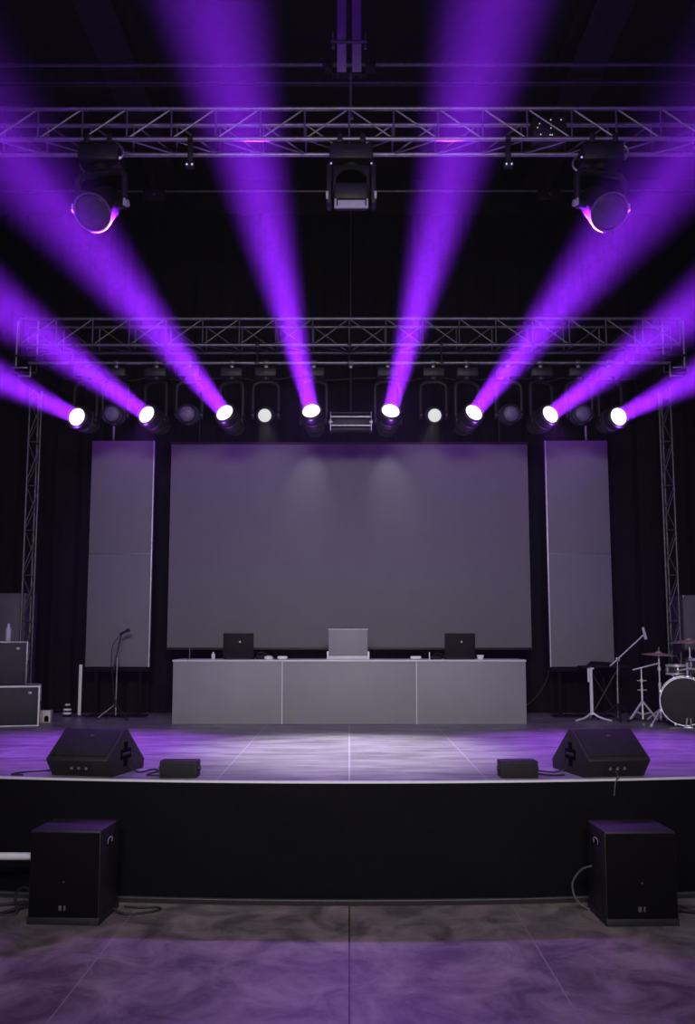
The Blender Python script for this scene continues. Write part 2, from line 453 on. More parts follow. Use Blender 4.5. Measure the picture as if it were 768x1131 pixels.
# ------------------------------------------------------------------ moving heads
def clamp_shape(b):
    lathe(b, [(.034, -.028), (.036, -.024), (.036, .024), (.034, .028), (.022, .028), (.022, -.028), (.034, -.028)], 20, Matrix.Rotation(PI/2, 4, 'Y'))
    box(b, (0, 0, -.05), (.045, .05, .04), .006)
    tube(b, (0, -.05, -.01), (0, -.02, -.01), .009, 8)
def yoke_shape(W, H, r):
    def fn(b):
        # a rounded inverted U with thick flat arms
        pts = [(-W/2, 0, -H), (-W/2, 0, -.11), (-W/2+.03, 0, -.045), (-W/2+.09, 0, -.02), (0, 0, -.02), (W/2-.09, 0, -.02), (W/2-.03, 0, -.045), (W/2, 0, -.11), (W/2, 0, -H)]
        sweep(b, pts, r, 10)
        for s in (-1, 1):
            lathe(b, [(0, -.02), (.045, -.02), (.05, -.012), (.05, .012), (.045, .02), (0, .02)], 18, Matrix.Translation((s*W/2, 0, -H)) @ Matrix.Rotation(PI/2, 4, 'Y'))
    return fn
def head_shape(b):
    # body of the head, front lens opening at +Z
    lathe(b, [(0, -.19), (.05, -.19), (.085, -.17), (.105, -.12), (.118, -.04), (.122, .06), (.126, .12), (.126, .165), (.116, .172), (.108, .166), (.108, .150), (0, .150)], 32)
    for k in range(4):
        lathe(b, [(.118+.001*k, -.05+.03*k), (.128, -.047+.03*k), (.128, -.040+.03*k), (.118+.001*k, -.037+.03*k)], 32)
    for s in (-1, 1):
        tube(b, (s*.10, 0, 0), (s*.135, 0, 0), .03, 12)

def moving_head(label, x, dirv, mode, group, pz=-.735, y=11.97, z=5.355):
    """hangs from the pipe at local origin; dirv = direction the head points"""
    d = Vector(dirv).normalized()
    pan = math.atan2(d.x, -d.y)
    t = thing('moving_head', label, 'stage light', (x, y, z), 0, group)
    part('clamp', clamp_shape, 'dullalu', t, key='mh_clamp')
    part('base', lambda b: (box(b, (0, 0, -.135), (.27, .2, .11), .018), box(b, (0, -.102, -.135), (.12, .008, .05), .003), tube(b, (0, 0, -.19), (0, 0, -.225), .06, 18)), 'black', t, key='mh_base')
    y_ = part('yoke', yoke_shape(.315, -pz-.225, .022), 'black', t, (0, 0, -.225), (0, 0, pan), key='mh_yoke%.3f' % pz)
    # head frame: +Z along d, X along the yoke axis
    zx = Matrix.Rotation(pan, 3, 'Z') @ Vector((1, 0, 0))
    yv = d.cross(zx).normalized()
    R = Matrix((zx, yv, d)).transposed().to_4x4()
    h = part('head', head_shape, 'black', t, key='mh_head', mw=Matrix.Translation((0, 0, pz)) @ R @ Matrix.Scale({'on': 1.15, 'white': .85, 'off': 1.0}[mode], 4))
    part('trim_ring', lambda b: lathe(b, [(.094, .150), (.108, .150), (.113, .158), (.113, .176), (.106, .180), (.098, .172), (.094, .160)], 32), 'black', h, key='mh_ring')
    lk = {'on': 'lens', 'white': 'lensn', 'off': 'glassdark'}[mode]
    part('lens', lambda b: lathe(b, [(.097, .158), (.09, .166), (.06, .175), (.03, .179), (0, .18)], 32), lk, h, key='mh_lens'+lk,
         label={'on': 'glowing white lens', 'white': 'dimmer glowing white lens', 'off': 'dark violet tinted lens'}[mode])
    if mode == 'off':
        part('maker_plate', lambda b: box(b, (0, -.125, .1), (.05, .006, .02), .002), 'alu', h, key='mh_plate')
    P = Vector((x, y, z+pz))
    return t, P, d

PURPLE = (.275, .016, 1.0)
BEAM_W = 2200.0
BEAMS = [
    (-3.27, (-.28, -.955, .062), 12, .5), (-2.40, (-.40, -.887, .232), 14, .8), (-1.46, (-.335, -.876, .355), 14, .88), (-.44, (-.13, -.87, .475), 12, .8),
    (.48, (.135, -.87, .475), 12, .8), (1.46, (.335, -.876, .36), 14, .88), (2.38, (.40, -.89, .23), 14, .8), (3.23, (.28, -.955, .066), 12, .5),
]
ORD = ['outermost on the road case side', 'second from the road case side', 'third from the road case side', 'by the strobe bar, road case side',
       'by the strobe bar, drum kit side', 'third from the drum kit side', 'second from the drum kit side', 'outermost on the drum kit side']
LP = []
for (x, d, sp, pw), o in zip(BEAMS, ORD):
    t, P, dv = moving_head('moving head throwing a purple beam, ' + o, x, d, 'on', 'moving heads throwing purple beams')
    p = P+dv*.215
    LP.append((p, dv))
    lamp('beam_lamp', 'AREA', p, p+dv, PURPLE, BEAM_W*pw, shape='DISK', size=.19, spread=math.radians(sp))
    # the wide spill a lit lens gives off around its beam
    lamp('spill_lamp', 'POINT', p+Vector((0, -.02, -.15)), None, (.40, .09, 1.0), 6.0, shadow_soft_size=.05)
for x, lab in ((-1.035, 'moving head with a dimmer white lens, between purple beams on the road case side'), (1.045, 'moving head with a dimmer white lens, between purple beams on the drum kit side')):
    t, P, dv = moving_head(lab, x, (0, -.95, -.22), 'white', 'moving heads with a plain white lens', -.665)
OFFS = [(-2.90, 'unlit moving head between the first and second purple beams on the road case side'), (-1.985, 'unlit moving head between the second and third purple beams on the road case side'),
        (1.975, 'unlit moving head between the second and third purple beams on the drum kit side'), (2.85, 'unlit moving head between the first and second purple beams on the drum kit side')]
for x, lab in OFFS:
    moving_head(lab, x, (0, -.97, -.12), 'off', 'unlit moving heads', -.66)

# strobe bar in the middle of the row
t = thing('strobe_bar', 'unlit strobe bar with two tubes hanging over the middle of the screen', 'stage light', (.02, 11.97, 5.355))
part('clamp', clamp_shape, 'dullalu', t, key='mh_clamp')
part('stem', lambda b: tube(b, (0, 0, -.06), (0, 0, -.62), .012, 8), 'black', t)
def sbody(b):
    box(b, (0, .05, -.75), (.48, .06, .22), .012)
    box(b, (0, 0, -.645), (.50, .12, .016), .004); box(b, (0, 0, -.855), (.50, .12, .016), .004)
part('housing', sbody, 'black', t)
for s in (-1, 1):
    part('end_plate', lambda b: (box(b, (0, 0, 0), (.012, .14, .24), .004), tube(b, (-.02, 0, 0), (.02, 0, 0), .03, 12)), 'alu', t, (s*.25, 0, -.75), key='sb_end')
for z in (-.69, -.80):
    part('tube', lambda b: tube(b, (-.24, 0, 0), (.24, 0, 0), .016, 12), 'alu', t, (0, -.035, z), key='sb_tube')

# big fixtures on the front truss
def big_head(label, x, dirv, twist):
    d = Vector(dirv).normalized(); pan = math.atan2(d.x, -d.y)
    t = thing('large_moving_head', label, 'stage light', (x, 9.155, 6.74), 0, 'large moving heads under the front truss')
    for s in (-1, 1): part('clamp', lambda b: (box(b, (0, 0, -.01), (.06, .36, .06), .01), box(b, (0, -.155, .015), (.05, .06, .07), .008), tube(b, (0, -.2, .0), (0, -.165, .0), .012, 8)), 'black', t, (s*.11, 0, 0), key='bh_clamp')
    part('base', lambda b: (box(b, (0, -.02, -.125), (.40, .30, .17), .025), box(b, (0, -.172, -.125), (.16, .008, .07), .003), tube(b, (0, 0, -.2), (0, 0, -.26), .09, 20)), 'black', t, key='bh_base')
    for s in (-1, 1): part('handle', lambda b: sweep(b, [(0, -.12, -.06), (.035, -.12, -.1), (.035, -.12, -.16), (0, -.12, -.2)], .012, 8), 'alu', t, (s*.2, -.02, .0), (0, 0, 0 if s > 0 else PI), key='bh_handle%d' % s)
    part('yoke', yoke_shape(.50, .36, .035), 'black', t, (0, 0, -.25), (0, 0, pan), key='bh_yoke')
    for s in (-1, 1):
        part('tilt_knob', lambda b: (tube(b, (-.02, 0, 0), (.02, 0, 0), .035, 14), box(b, (0, -.04, 0), (.02, .03, .07), .004)), 'plate', t, mw=Matrix.Translation((0, 0, -.61)) @ Matrix.Rotation(pan, 4, 'Z') @ Matrix.Translation((s*.275, 0, 0)), key='bh_knob')
    zx = Matrix.Rotation(pan, 3, 'Z') @ Vector((1, 0, 0)); yv = d.cross(zx).normalized()
    R = Matrix((zx, yv, d)).transposed().to_4x4()
    h = part('head', lambda b: (lathe(b, [(0, -.26), (.08, -.26), (.14, -.22), (.165, -.1), (.175, .06), (.19, .12), (.19, .19), (.178, .2), (.17, .19), (.168, .165), (0, .165)], 36),
                                [tube(b, (s*.15, 0, 0), (s*.24, 0, 0), .045, 14) for s in (-1, 1)]), 'black', t, key='bh_head', mw=Matrix.Translation((0, 0, -.61)) @ R)
    part('lens', lambda b: lathe(b, [(.166, .175), (.14, .192), (.09, .206), (.04, .213), (0, .215)], 36), 'bigglass', h, key='bh_lens')
    part('trim_ring', lambda b: lathe(b, [(.176, .196), (.192, .194), (.196, .2), (.192, .208), (.178, .208), (.176, .196)], 40), 'alu', h, key='bh_ring')
    part('led', lambda b: lathe(b, [(.011, 0), (.011, .004), (0, .006)], 10), 'ledp', t, mw=Matrix.Translation((.215*(1 if twist > 0 else -1), -.16, -.19)) @ Matrix.Rotation(PI/2, 4, 'X'))
    return t
big_head('large dark moving head with round lens under the front truss, above the road cases', -2.42, (-.18, -.72, -.62), 1)
big_head('large dark moving head with round lens under the front truss, above the drum kit', 2.45, (.18, -.72, -.62), -1)

t = thing('profile_fixture', 'large fixture in the middle of the front truss with a pale plate on its rear', 'stage light', (.02, 9.155, 6.74))
for s in (-1, 1): part('clamp', lambda b: (box(b, (0, 0, -.01), (.06, .36, .06), .01), box(b, (0, -.155, .015), (.05, .06, .07), .008), tube(b, (0, -.2, .0), (0, -.165, .0), .012, 8)), 'black', t, (s*.11, 0, 0), key='bh_clamp')
part('base', lambda b: (box(b, (0, -.02, -.12), (.42, .30, .16), .02), box(b, (0, -.174, -.12), (.2, .01, .06), .003), tube(b, (0, 0, -.2), (0, 0, -.26), .09, 20)), 'black', t)
for s in (-1, 1):
    part('yoke_arm', lambda b: (box(b, (0, -.02, -.42), (.055, .18, .42), .02),), 'black', t, (s*.215, 0, 0), key='pf_arm')
    part('tilt_knob', lambda b: (tube(b, (-.012, -.12, -.5), (.012, -.12, -.5), .03, 14), box(b, (0, -.13, -.53), (.02, .025, .05), .004)), 'plate', t, (s*.232, -.0, -.04), key='pf_knob')
    part('led', lambda b: lathe(b, [(.010, 0), (.010, .004), (0, .006)], 10), 'ledp', t, mw=Matrix.Translation((s*.195, -.13, -.235)) @ Matrix.Rotation(PI/2, 4, 'X'))
def pf_body(b):
    box(b, (0, .0, -.36), (.36, .26, .24), .03)
    # round barrel cheek seen from behind and its drooping tail
    lathe(b, [(0, -.15), (.16, -.15), (.175, -.13), (.175, .0), (0, .0)], 32, Matrix.Translation((0, -.13, -.47)) @ Matrix.Rotation(PI/2, 4, 'X'))
    box(b, (0, -.12, -.57), (.33, .30, .17), .03)
h = part('head', pf_body, 'black', t)
part('rear_plate', lambda b: box(b, (0, -.262, -.70), (.32, .02, .115), .004, Matrix.Rotation(-.35, 3, 'X')), 'plate', h, label='pale rectangular rear plate')
part('rear_plate_bracket', lambda b: box(b, (0, -.2, -.66), (.29, .12, .05), .01), 'black', h)
for s in (-1, 1): part('vent', lambda b: box(b, (s*.135, -.276, -.70), (.012, .004, .07), .001, Matrix.Rotation(-.35, 3, 'X')), 'black', h)

for x, lab in ((-1.53, 'small black clamp with two violet leds under front truss, near the road cases side'), (1.53, 'small black clamp with two violet leds under front truss, near the drum kit side')):
    t = thing('hook_clamp', lab, 'clamp', (x, 9.0, 6.74))
    part('hook', lambda b: (lathe(b, [(.036, -.025), (.036, .025), (.0245, .025), (.0245, -.025), (.036, -.025)], 18, Matrix.Rotation(PI/2, 4, 'Y')), box(b, (0, 0, -.15), (.05, .05, .23), .008), box(b, (0, -.01, -.27), (.09, .06, .06), .008)), 'black', t, key='hook')
    for s in (-1, 1): part('led', lambda b: lathe(b, [(.009, 0), (.009, .004), (0, .006)], 10), 'led', t, mw=Matrix.Translation((s*.025, -.041, -.275)) @ Matrix.Rotation(PI/2, 4, 'X'), key='hookled')

t = thing('dimmer_box', 'black box with small white leds riding inside the front truss', 'power box', (1.95, 9.155, 6.764))
part('case', lambda b: (box(b, (0, 0, .12), (.33, .2, .22), .012), box(b, (0, 0, .005), (.2, .31, .012)), ), 'black', t)
for dx, dz in ((-.1, .16), (-.09, .05), (.01, .2), (.01, .115), (.0, .045), (.02, .045), (.11, .2), (.12, .07), (-.12, .12)):
    part('led', lambda b: lathe(b, [(.006, 0), (.006, .004), (0, .005)], 8), 'led', t, mw=Matrix.Translation((dx, -.101, dz)) @ Matrix.Rotation(PI/2, 4, 'X'), key='dimled')

# ------------------------------------------------------------------ screen and side panels
t = thing('projection_screen', 'wide blank grey screen hanging behind the desk', 'screen', (0, 13.6, 1.81))
part('screen_surface', lambda b: box(b, (0, 0, 1.42), (4.98, .03, 2.83), .004), 'screen', t)
part('bottom_bar', lambda b: box(b, (0, 0, -.004), (5.0, .045, .035), .008), 'black', t)
part('top_bar', lambda b: box(b, (0, 0, 2.845), (5.0, .045, .03), .008), 'black', t)
for s in (-1, 1):
    part('hanger', lambda b: tube(b, (0, 0, 2.85), (0, 0, 3.6), .008, 8), 'black', t, (s*2.1, 0, 0), key='scr_h')
def side_panel(x, s, label):
    t = thing('side_panel', label, 'panel', (x, 13.55, 1.56), 0, 'tall grey panels flanking the screen')
    part('lower_panel', lambda b: box(b, (0, 0, .77), (.855, .06, 1.53), .004), 'lowpanel', t, key='sp_low')
    part('upper_panel', lambda b: box(b, (0, 0, 2.33), (.855, .06, 1.575), .004), 'panel', t, key='sp_up')
    part('edge_trim', lambda b: box(b, (0, -.004, 1.56), (.012, .072, 3.115), .002), 'trim', t, (s*.436, 0, 0), key='sp_trim')
    part('joint_strip', lambda b: box(b, (0, -.028, 1.538), (.85, .012, .008), .002), 'dullalu', t, key='sp_joint')
    part('foot_frame', lambda b: (box(b, (0, .05, -.03), (.855, .14, .05), .004), [tube(b, (q*.3, .08, -.66), (q*.3, .08, 0), .022, 10) for q in (-1, 1)], box(b, (0, .08, -.655), (.8, .3, .02), .004)), 'cloth', t, key='sp_foot')
    part('hook', lambda b: (box(b, (0, 0, 3.22), (.03, .03, .22), .004)), 'dullalu', t, (-s*.14, 0, 0), key='sp_hook')
    return t
side_panel(-3.155, 1, 'tall grey two-part panel behind the slim microphone stand')
side_panel(3.165, -1, 'tall grey two-part panel behind the tray stand and boom microphone')

# ------------------------------------------------------------------ desk and what is on it
t = thing('presenter_desk', 'long low grey desk with three front panels in the middle of the stage', 'desk', (0, 12.47, DK))
part('carcass', lambda b: (box(b, (0, .35, .03), (4.36, .62, .06)), box(b, (-2.17, .36, .4), (.03, .66, .73)), box(b, (2.17, .36, .4), (.03, .66, .73)), box(b, (0, .66, .4), (4.36, .02, .73)), box(b, (0, .03, .4), (4.3, .02, .7))), 'desk', t)
for x0, x1 in ((-2.2, -.84), (-.834, .834), (.84, 2.2)):
    part('front_panel', lambda b: box(b, ((x0+x1)/2, 0, .386), (x1-x0, .03, .766), .003), 'desk', t)
for x in (-.837, .837):
    part('joint_strip', lambda b: box(b, (x, -.012, .386), (.010, .012, .766)), 'desktop', t)
part('desk_top', lambda b: box(b, (0, .34, .782), (4.42, .72, .024), .004), 'desktop', t)
TOP = DK+.795
def laptop(label, x, y, rz, w=.385, lean=.12):
    t = thing('laptop', label, 'laptop', (x, y, TOP), rz, 'open black laptops on the desk')
    part('keyboard_base', lambda b: box(b, (0, .13, .010), (w*.98, .26, .018), .005), 'plastic', t, key='lt_base')
    lid = part('screen_lid', lambda b: box(b, (0, 0, .16), (w, .014, .315), .006), 'plastic', t, (0, .0, .012), (lean, 0, 0), key='lt_lid')
    part('lid_badge', lambda b: lathe(b, [(.012, 0), (.012, .002), (0, .003)], 14), 'plate', lid, mw=Matrix.Translation((.02, -.008, .21)) @ Matrix.Rotation(PI/2, 4, 'X'), key='lt_badge', label='small round pale badge')
    part('hinge', lambda b: tube(b, (-w*.4, 0, .012), (w*.4, 0, .012), .01, 10), 'black', t, key='lt_hinge')
    return t
laptop('open black laptop on the desk on the slim microphone stand side', -1.405, 12.62, .03)
laptop('open black laptop on the desk on the drum kit side', 1.40, 12.62, -.03)
t = thing('lectern_screen', 'upright grey translucent panel on a pale base, middle of the desk', 'monitor', (-.015, 12.62, TOP))
part('base', lambda b: box(b, (0, .05, .022), (.53, .16, .044), .006), 'desktop', t)
part('panel', lambda b: box(b, (-.0, 0, .21), (.495, .02, .33), .004), 'acryl', t)
part('top_edge', lambda b: box(b, (-.0, 0, .378), (.505, .026, .010), .002), 'desktop', t)
for s in (-1, 1): part('side_clip', lambda b: box(b, (s*.258, -.01, .05), (.022, .05, .10), .004), 'white', t)

def post(b): lathe(b, [(.035, 0), (.035, .008), (.006, .012), (.006, .145), (.009, .15), (0, .155)], 14)
tag(part('gooseneck_post', post, 'dullalu', None, (-2.02, 12.6, TOP)), 'thin upright gooseneck post at the end of the desk near the slim microphone stand', 'post')
def bottle(b): lathe(b, [(0, 0), (.02, 0), (.024, .006), (.024, .06), (.012, .075), (.012, .09), (0, .092)], 14)
tag(part('small_bottle', bottle, 'white', None, (-1.72, 12.6, TOP)), 'small white bottle on the desk just beside the first laptop', 'bottle')
def puck(b): lathe(b, [(0, 0), (.05, 0), (.058, .01), (.056, .03), (.04, .042), (.015, .048), (0, .048)], 20)
tag(part('desk_microphone_base', puck, 'white', None, (-1.02, 12.6, TOP)), 'smaller white round puck among the black adapters beside a laptop', 'puck')
tag(part('computer_mouse', lambda b: (box(b, (0, 0, .022), (.13, .075, .042), .018)), 'white', None, (-.845, 12.6, TOP)), 'white flat mouse lying in front of the dark gap, nearest the desk middle', 'mouse')
tag(part('computer_mouse', lambda b: (box(b, (0, 0, .022), (.14, .075, .042), .018)), 'white', None, (.84, 12.6, TOP)), 'white flat mouse above the second desk joint', 'mouse')
def cup(b): lathe(b, [(0, 0), (.035, 0), (.048, .055), (.044, .055), (.033, .006), (0, .006)], 20)
tag(part('paper_cup', cup, 'white', None, (1.655, 12.6, TOP)), 'low white cup on the desk beside the laptop nearest the drum kit', 'cup')
t = thing('audio_interface', 'small black adapter box with cables beside the first laptop', 'adapter', (-1.12, 12.66, TOP))
part('case', lambda b: box(b, (0, 0, .025), (.12, .1, .05), .006), 'plastic', t)
part('cable', lambda b: sweep(b, [(-.05, 0, .04), (-.02, -.05, .085), (.06, -.04, .07), (.12, 0, .02), (.2, .02, .006)], .006, 6), 'rubber', t)
t = thing('audio_interface', 'small black adapter box with an upright antenna beside the laptop on the drum side', 'adapter', (1.10, 12.66, TOP))
part('case', lambda b: box(b, (0, 0, .02), (.14, .1, .04), .006), 'plastic', t)
part('antenna', lambda b: box(b, (-.085, -.04, .045), (.012, .012, .09), .002), 'white', t)
part('cable', lambda b: sweep(b, [(-.04, 0, .03), (0, -.04, .075), (.07, -.03, .06), (.13, 0, .01)], .006, 6), 'rubber', t)

# ------------------------------------------------------------------ stage left side of the picture: cases, stand, post
def road_case(name, label, x, y, z, w, d, h, bodym, edgem, edges):
    rz = .27          # (x, y) is the front corner nearest the desk
    t = thing(name, label, 'road case', (x-w/2*math.cos(rz)-d/2*math.sin(rz), y-w/2*math.sin(rz)+d/2*math.cos(rz), z), rz)
    part('body', lambda b: box(b, (0, 0, h/2), (w-.012, d-.012, h-.006), .006), bodym, t)
    e = .022
    for sx in (-1, 1):
        for sy in (-1, 1): part('edge_rail', lambda b: box(b, (0, 0, h/2), (e, e, h), .003), edgem, t, (sx*(w/2-e/2), sy*(d/2-e/2), 0), key='rail%s%.3f' % (edgem, h))
    def toprail(b):
        for sy in (-1, 1): box(b, (0, sy*(d/2-e/2), h-e/2), (w-2*e, e, e), .003)
        for sx in (-1, 1): box(b, (sx*(w/2-e/2), 0, h-e/2), (e, d-2*e, e), .003)
    part('top_rail', toprail, edgem, t)
    if edges:
        def lowrail(b):
            for sy in (-1, 1): box(b, (0, sy*(d/2-e/2), e/2*.6), (w-2*e, e, e*.6), .002)
        part('bottom_rail', lowrail, edgem, t)
    part('latch', lambda b: (box(b, (w/2-.12, -d/2-.004, h-.09), (.05, .012, .035), .004), tube(b, (w/2-.12, -d/2-.016, h-.09), (w/2-.12, -d/2-.006, h-.09), .008, 8)), 'dullalu', t)
    for s in (-1, 1): part('handle', lambda b: sweep(b, [(s*w/2, -.07, h*.55), (s*(w/2+.012), -.06, h*.52), (s*(w/2+.012), .06, h*.52), (s*w/2, .07, h*.55)], .008, 6), 'black', t)
    return t
road_case('road_case', 'wide charcoal case with white edging, bottom of the stack, standing on the stage', -3.785, 12.25, DK, 1.21, .45, .488, 'case', 'white', True)
road_case('road_case', 'charcoal case with metal edging resting on top of the white-edged case', -3.96, 12.27, DK+.488, .98, .40, .535, 'case', 'dullalu', False)
t = thing('loudspeaker_cabinet', 'tall blue grey cabinet behind the stacked road cases', 'speaker', (-4.66, 13.62, DK))
part('body', lambda b: box(b, (0, 0, .83), (.58, .5, 1.66), .01), 'bluepanel', t)
part('grille', lambda b: box(b, (0, -.252, .83), (.54, .012, 1.6), .004), 'bluepanel', t)
for s in (-1, 1): part('corner_cap', lambda b: box(b, (s*.275, -.25, 1.635), (.04, .04, .05), .006), 'dullalu', t)
tag(part('water_bottle', lambda b: lathe(b, [(0, 0), (.03, 0), (.034, .01), (.034, .15), (.016, .19), (.016, .22), (0, .222)], 18), 'plate', None, (-4.25, 12.38, DK+1.023)), 'pale bottle standing on the upper road case', 'bottle')

t = thing('wooden_box', 'small cream box with dark arched hole on the floor beside the white-edged case', 'box', (-3.87, 12.78, DK), .06)
def wb(b): box(b, (0, 0, .075), (.155, .14, .15), .006)
part('body', wb, 'cream', t)
part('arched_opening', lambda b: (box(b, (.03, -.071, .035), (.055, .006, .05), .001), lathe(b, [(0, 0), (.0275, 0), (.0275, .006), (0, .006)], 20, Matrix.Translation((.03, -.068, .06)) @ Matrix.Rotation(PI/2, 4, 'X'))), 'gapshade', t)
part('bolt', lambda b: lathe(b, [(.006, 0), (.006, .004), (0, .005)], 8), 'dullalu', t, mw=Matrix.Translation((-.05, -.07, .13)) @ Matrix.Rotation(PI/2, 4, 'X'))

t = thing('striped_jar', 'small black and white banded jar on the stage by the curtain', 'jar', (-3.83, 13.62, DK))
part('body', lambda b: lathe(b, [(0, 0), (.055, 0), (.058, .01), (.05, .12), (.03, .15), (0, .15)], 20), 'plastic', t)
for z0, z1, r in ((.035, .062, .0595), (.085, .11, .0565)): part('white_band', lambda b: lathe(b, [(r-.008, z0), (r, z0), (r-.002, z1), (r-.01, z1)], 20), 'white', t, label='white band')
part('lid', lambda b: lathe(b, [(0, .15), (.035, .15), (.035, .172), (0, .175)], 20), 'white', t, label='white lid')
t = thing('white_post', 'slender white post standing upright beside the tall grey panel', 'post', (-3.66, 13.6, DK))
part('shaft', lambda b: box(b, (0, 0, .36), (.042, .03, .68), .004), 'white', t)
part('foot', lambda b: box(b, (0, 0, .012), (.12, .16, .024), .005), 'black', t)

t = thing('microphone_stand', 'slim black microphone stand holding a handheld microphone in front of the grey panel', 'microphone stand', (-3.075, 13.2, DK))
part('pole', lambda b: (tube(b, (0, 0, .05), (0, 0, .74), .012, 10), tube(b, (0, 0, .72), (0, 0, .80), .018, 10)), 'dullalu', t)
for a in (3.5, 5.6, 1.5):
    part('leg', lambda b: tube(b, (0, 0, .20), (.24*math.cos(a), .24*math.sin(a), .015), .010, 8), 'dullalu' if a == 3.5 else 'black', t)
    part('rubber_foot', lambda b: tube(b, (.225*math.cos(a), .225*math.sin(a), .03), (.255*math.cos(a), .255*math.sin(a), .006), .014, 8), 'rubber', t)
part('hub', lambda b: tube(b, (0, 0, .16), (0, 0, .26), .022, 12), 'black', t)
part('boom', lambda b: (tube(b, (-.03, 0, .70), (.05, -.03, 1.10), .008, 8), tube(b, (-.045, 0, .62), (-.03, 0, .70), .014, 8)), 'black', t)
part('microphone', lambda b: (tube(b, (.03, -.03, 1.105), (.13, -.05, 1.155), .014, 12, .017), lathe(b, [(0, -.03), (.022, -.022), (.028, 0), (.022, .022), (0, .03)], 16, Matrix.Translation((.145, -.053, 1.163)))), 'black', t)
part('microphone_cable', lambda b: sweep(b, [(.02, -.03, 1.08), (-.06, -.03, .95), (-.07, -.02, .7), (-.03, -.02, .4), (-.02, -.02, .12), (-.12, -.05, .008)], .006, 6), 'rubber', t)

# ------------------------------------------------------------------ stage right side of the picture: stands and drum kit
def tripod(t, r, h, angs, m, rt=.012, fm='rubber', z0=.012):
    for a in angs:
        part('leg', lambda b: (tube(b, (0, 0, h), (r*math.cos(a), r*math.sin(a), z0+.006), rt, 8), tube(b, (0, 0, h*.35), (r*.55*math.cos(a), r*.55*math.sin(a), z0+h*.45), rt*.6, 6)), m, t)
        part('rubber_foot', lambda b: tube(b, (r*.93*math.cos(a), r*.93*math.sin(a), z0+.02), (r*1.06*math.cos(a), r*1.06*math.sin(a), z0+.004), rt*1.5, 8), fm, t)

t = thing('tray_stand', 'flat black tray on a single bright pole in front of the grey panel', 'stand', (3.13, 12.95, DK))
part('pole', lambda b: (tube(b, (0, 0, .08), (0, 0, .675), .022, 12), box(b, (.02, .1, .67), (.03, .26, .02), .003)), 'white', t, label='bright white pole')
for a in (-2.75, -.45, 1.5):
    part('leg', lambda b: sweep(b, [(0, 0, .11), (.1*math.cos(a), .1*math.sin(a), .05), (.22*math.cos(a), .22*math.sin(a), .018), (.25*math.cos(a), .25*math.sin(a), .016)], .014, 8), 'chrome', t)
part('tray', lambda b: (box(b, (.22, .27, .685), (.60, .28, .02), .004), box(b, (.22, .13, .69), (.60, .012, .034), .003)), 'plastic', t)
part('hanging_rod', lambda b: tube(b, (-.05, -.08, .50), (-.05, -.08, .675), .014, 10), 'white', t, label='short white rod')
for s in (-1, 1): part('cross_leg', lambda b: tube(b, (.24+s*.2, .30+s*.02, .01), (.24-s*.2, .30+s*.02, .68), .014, 8), 'black', t)
def bag(b):
    n, m_ = 20, 10; rows = []
    for j in range(m_+1):
        v = j/m_; row = []
        for i in range(n+1):
            u = i/n
            zz = .07*math.sin(PI*v)**.6*(max(0, 1-u)**.7*.75+.25*math.sin(PI*u)**.5 if u < 1 else 0)*min(1, u*9+.15)
            row.append(vid(b, (.52*u, (.22*v), zz)))
        rows.append(row)
    for A, B in zip(rows, rows[1:]):
        for i in range(n): b.faces.new((A[i], A[i+1], B[i+1], B[i]))
    b.faces.new([r[0] for r in rows]); b.faces.new([r[-1] for r in rows][::-1])
    b.faces.new(rows[0][::-1]); b.faces.new(rows[-1])
tag(part('cloth_bag', bag, 'cloth', None, (3.15, 13.10, DK+.697)), 'limp black cloth bag lying on the tray stand', 'bag')

t = thing('boom_microphone_stand', 'tall boom microphone stand with a grey angled boom beside the tray stand', 'microphone stand', (3.48, 12.99, DK))
part('pole', lambda b: (tube(b, (0, 0, .03), (0, 0, .5), .016, 10), tube(b, (0, 0, .48), (.012, 0, .78), .011, 10)), 'dullalu', t)
tripod(t, .27, .22, (-1.75, .45, 2.5), 'black', .012)
part('boom', lambda b: tube(b, (-.085, 0, .70), (.375, 0, 1.11), .012, 10), 'alu', t)
part('boom_clamp', lambda b: (box(b, (.012, 0, .785), (.05, .05, .05), .01), tube(b, (.012, -.06, .785), (.012, -.02, .785), .016, 10)), 'alu', t)
part('microphone', lambda b: (tube(b, (.355, -.01, 1.20), (.39, -.01, 1.045), .017, 14, .02),), 'plate', t)

t = thing('boom_stand', 'bright chrome tripod stand with a bare tilted boom next to the bass drum', 'stand', (3.755, 12.85, DK))
part('pole', lambda b: (tube(b, (0, 0, .03), (0, 0, .46), .014, 10), tube(b, (0, 0, .44), (0, 0, .69), .010, 10)), 'chrome', t)
tripod(t, .24, .26, (-2.65, -.9, 1.9), 'chrome', .013)
part('boom', lambda b: tube(b, (-.11, 0, .655), (.235, -.03, .745), .010, 10), 'chrome', t)
for z in (.40, .52): part('wing_nut', lambda b: (tube(b, (0, 0, -.02), (0, 0, .02), .02, 12), tube(b, (-.06, -.01, 0), (.06, -.01, 0), .007, 8)), 'chrome', t, (0, 0, z), key='bs_nut')

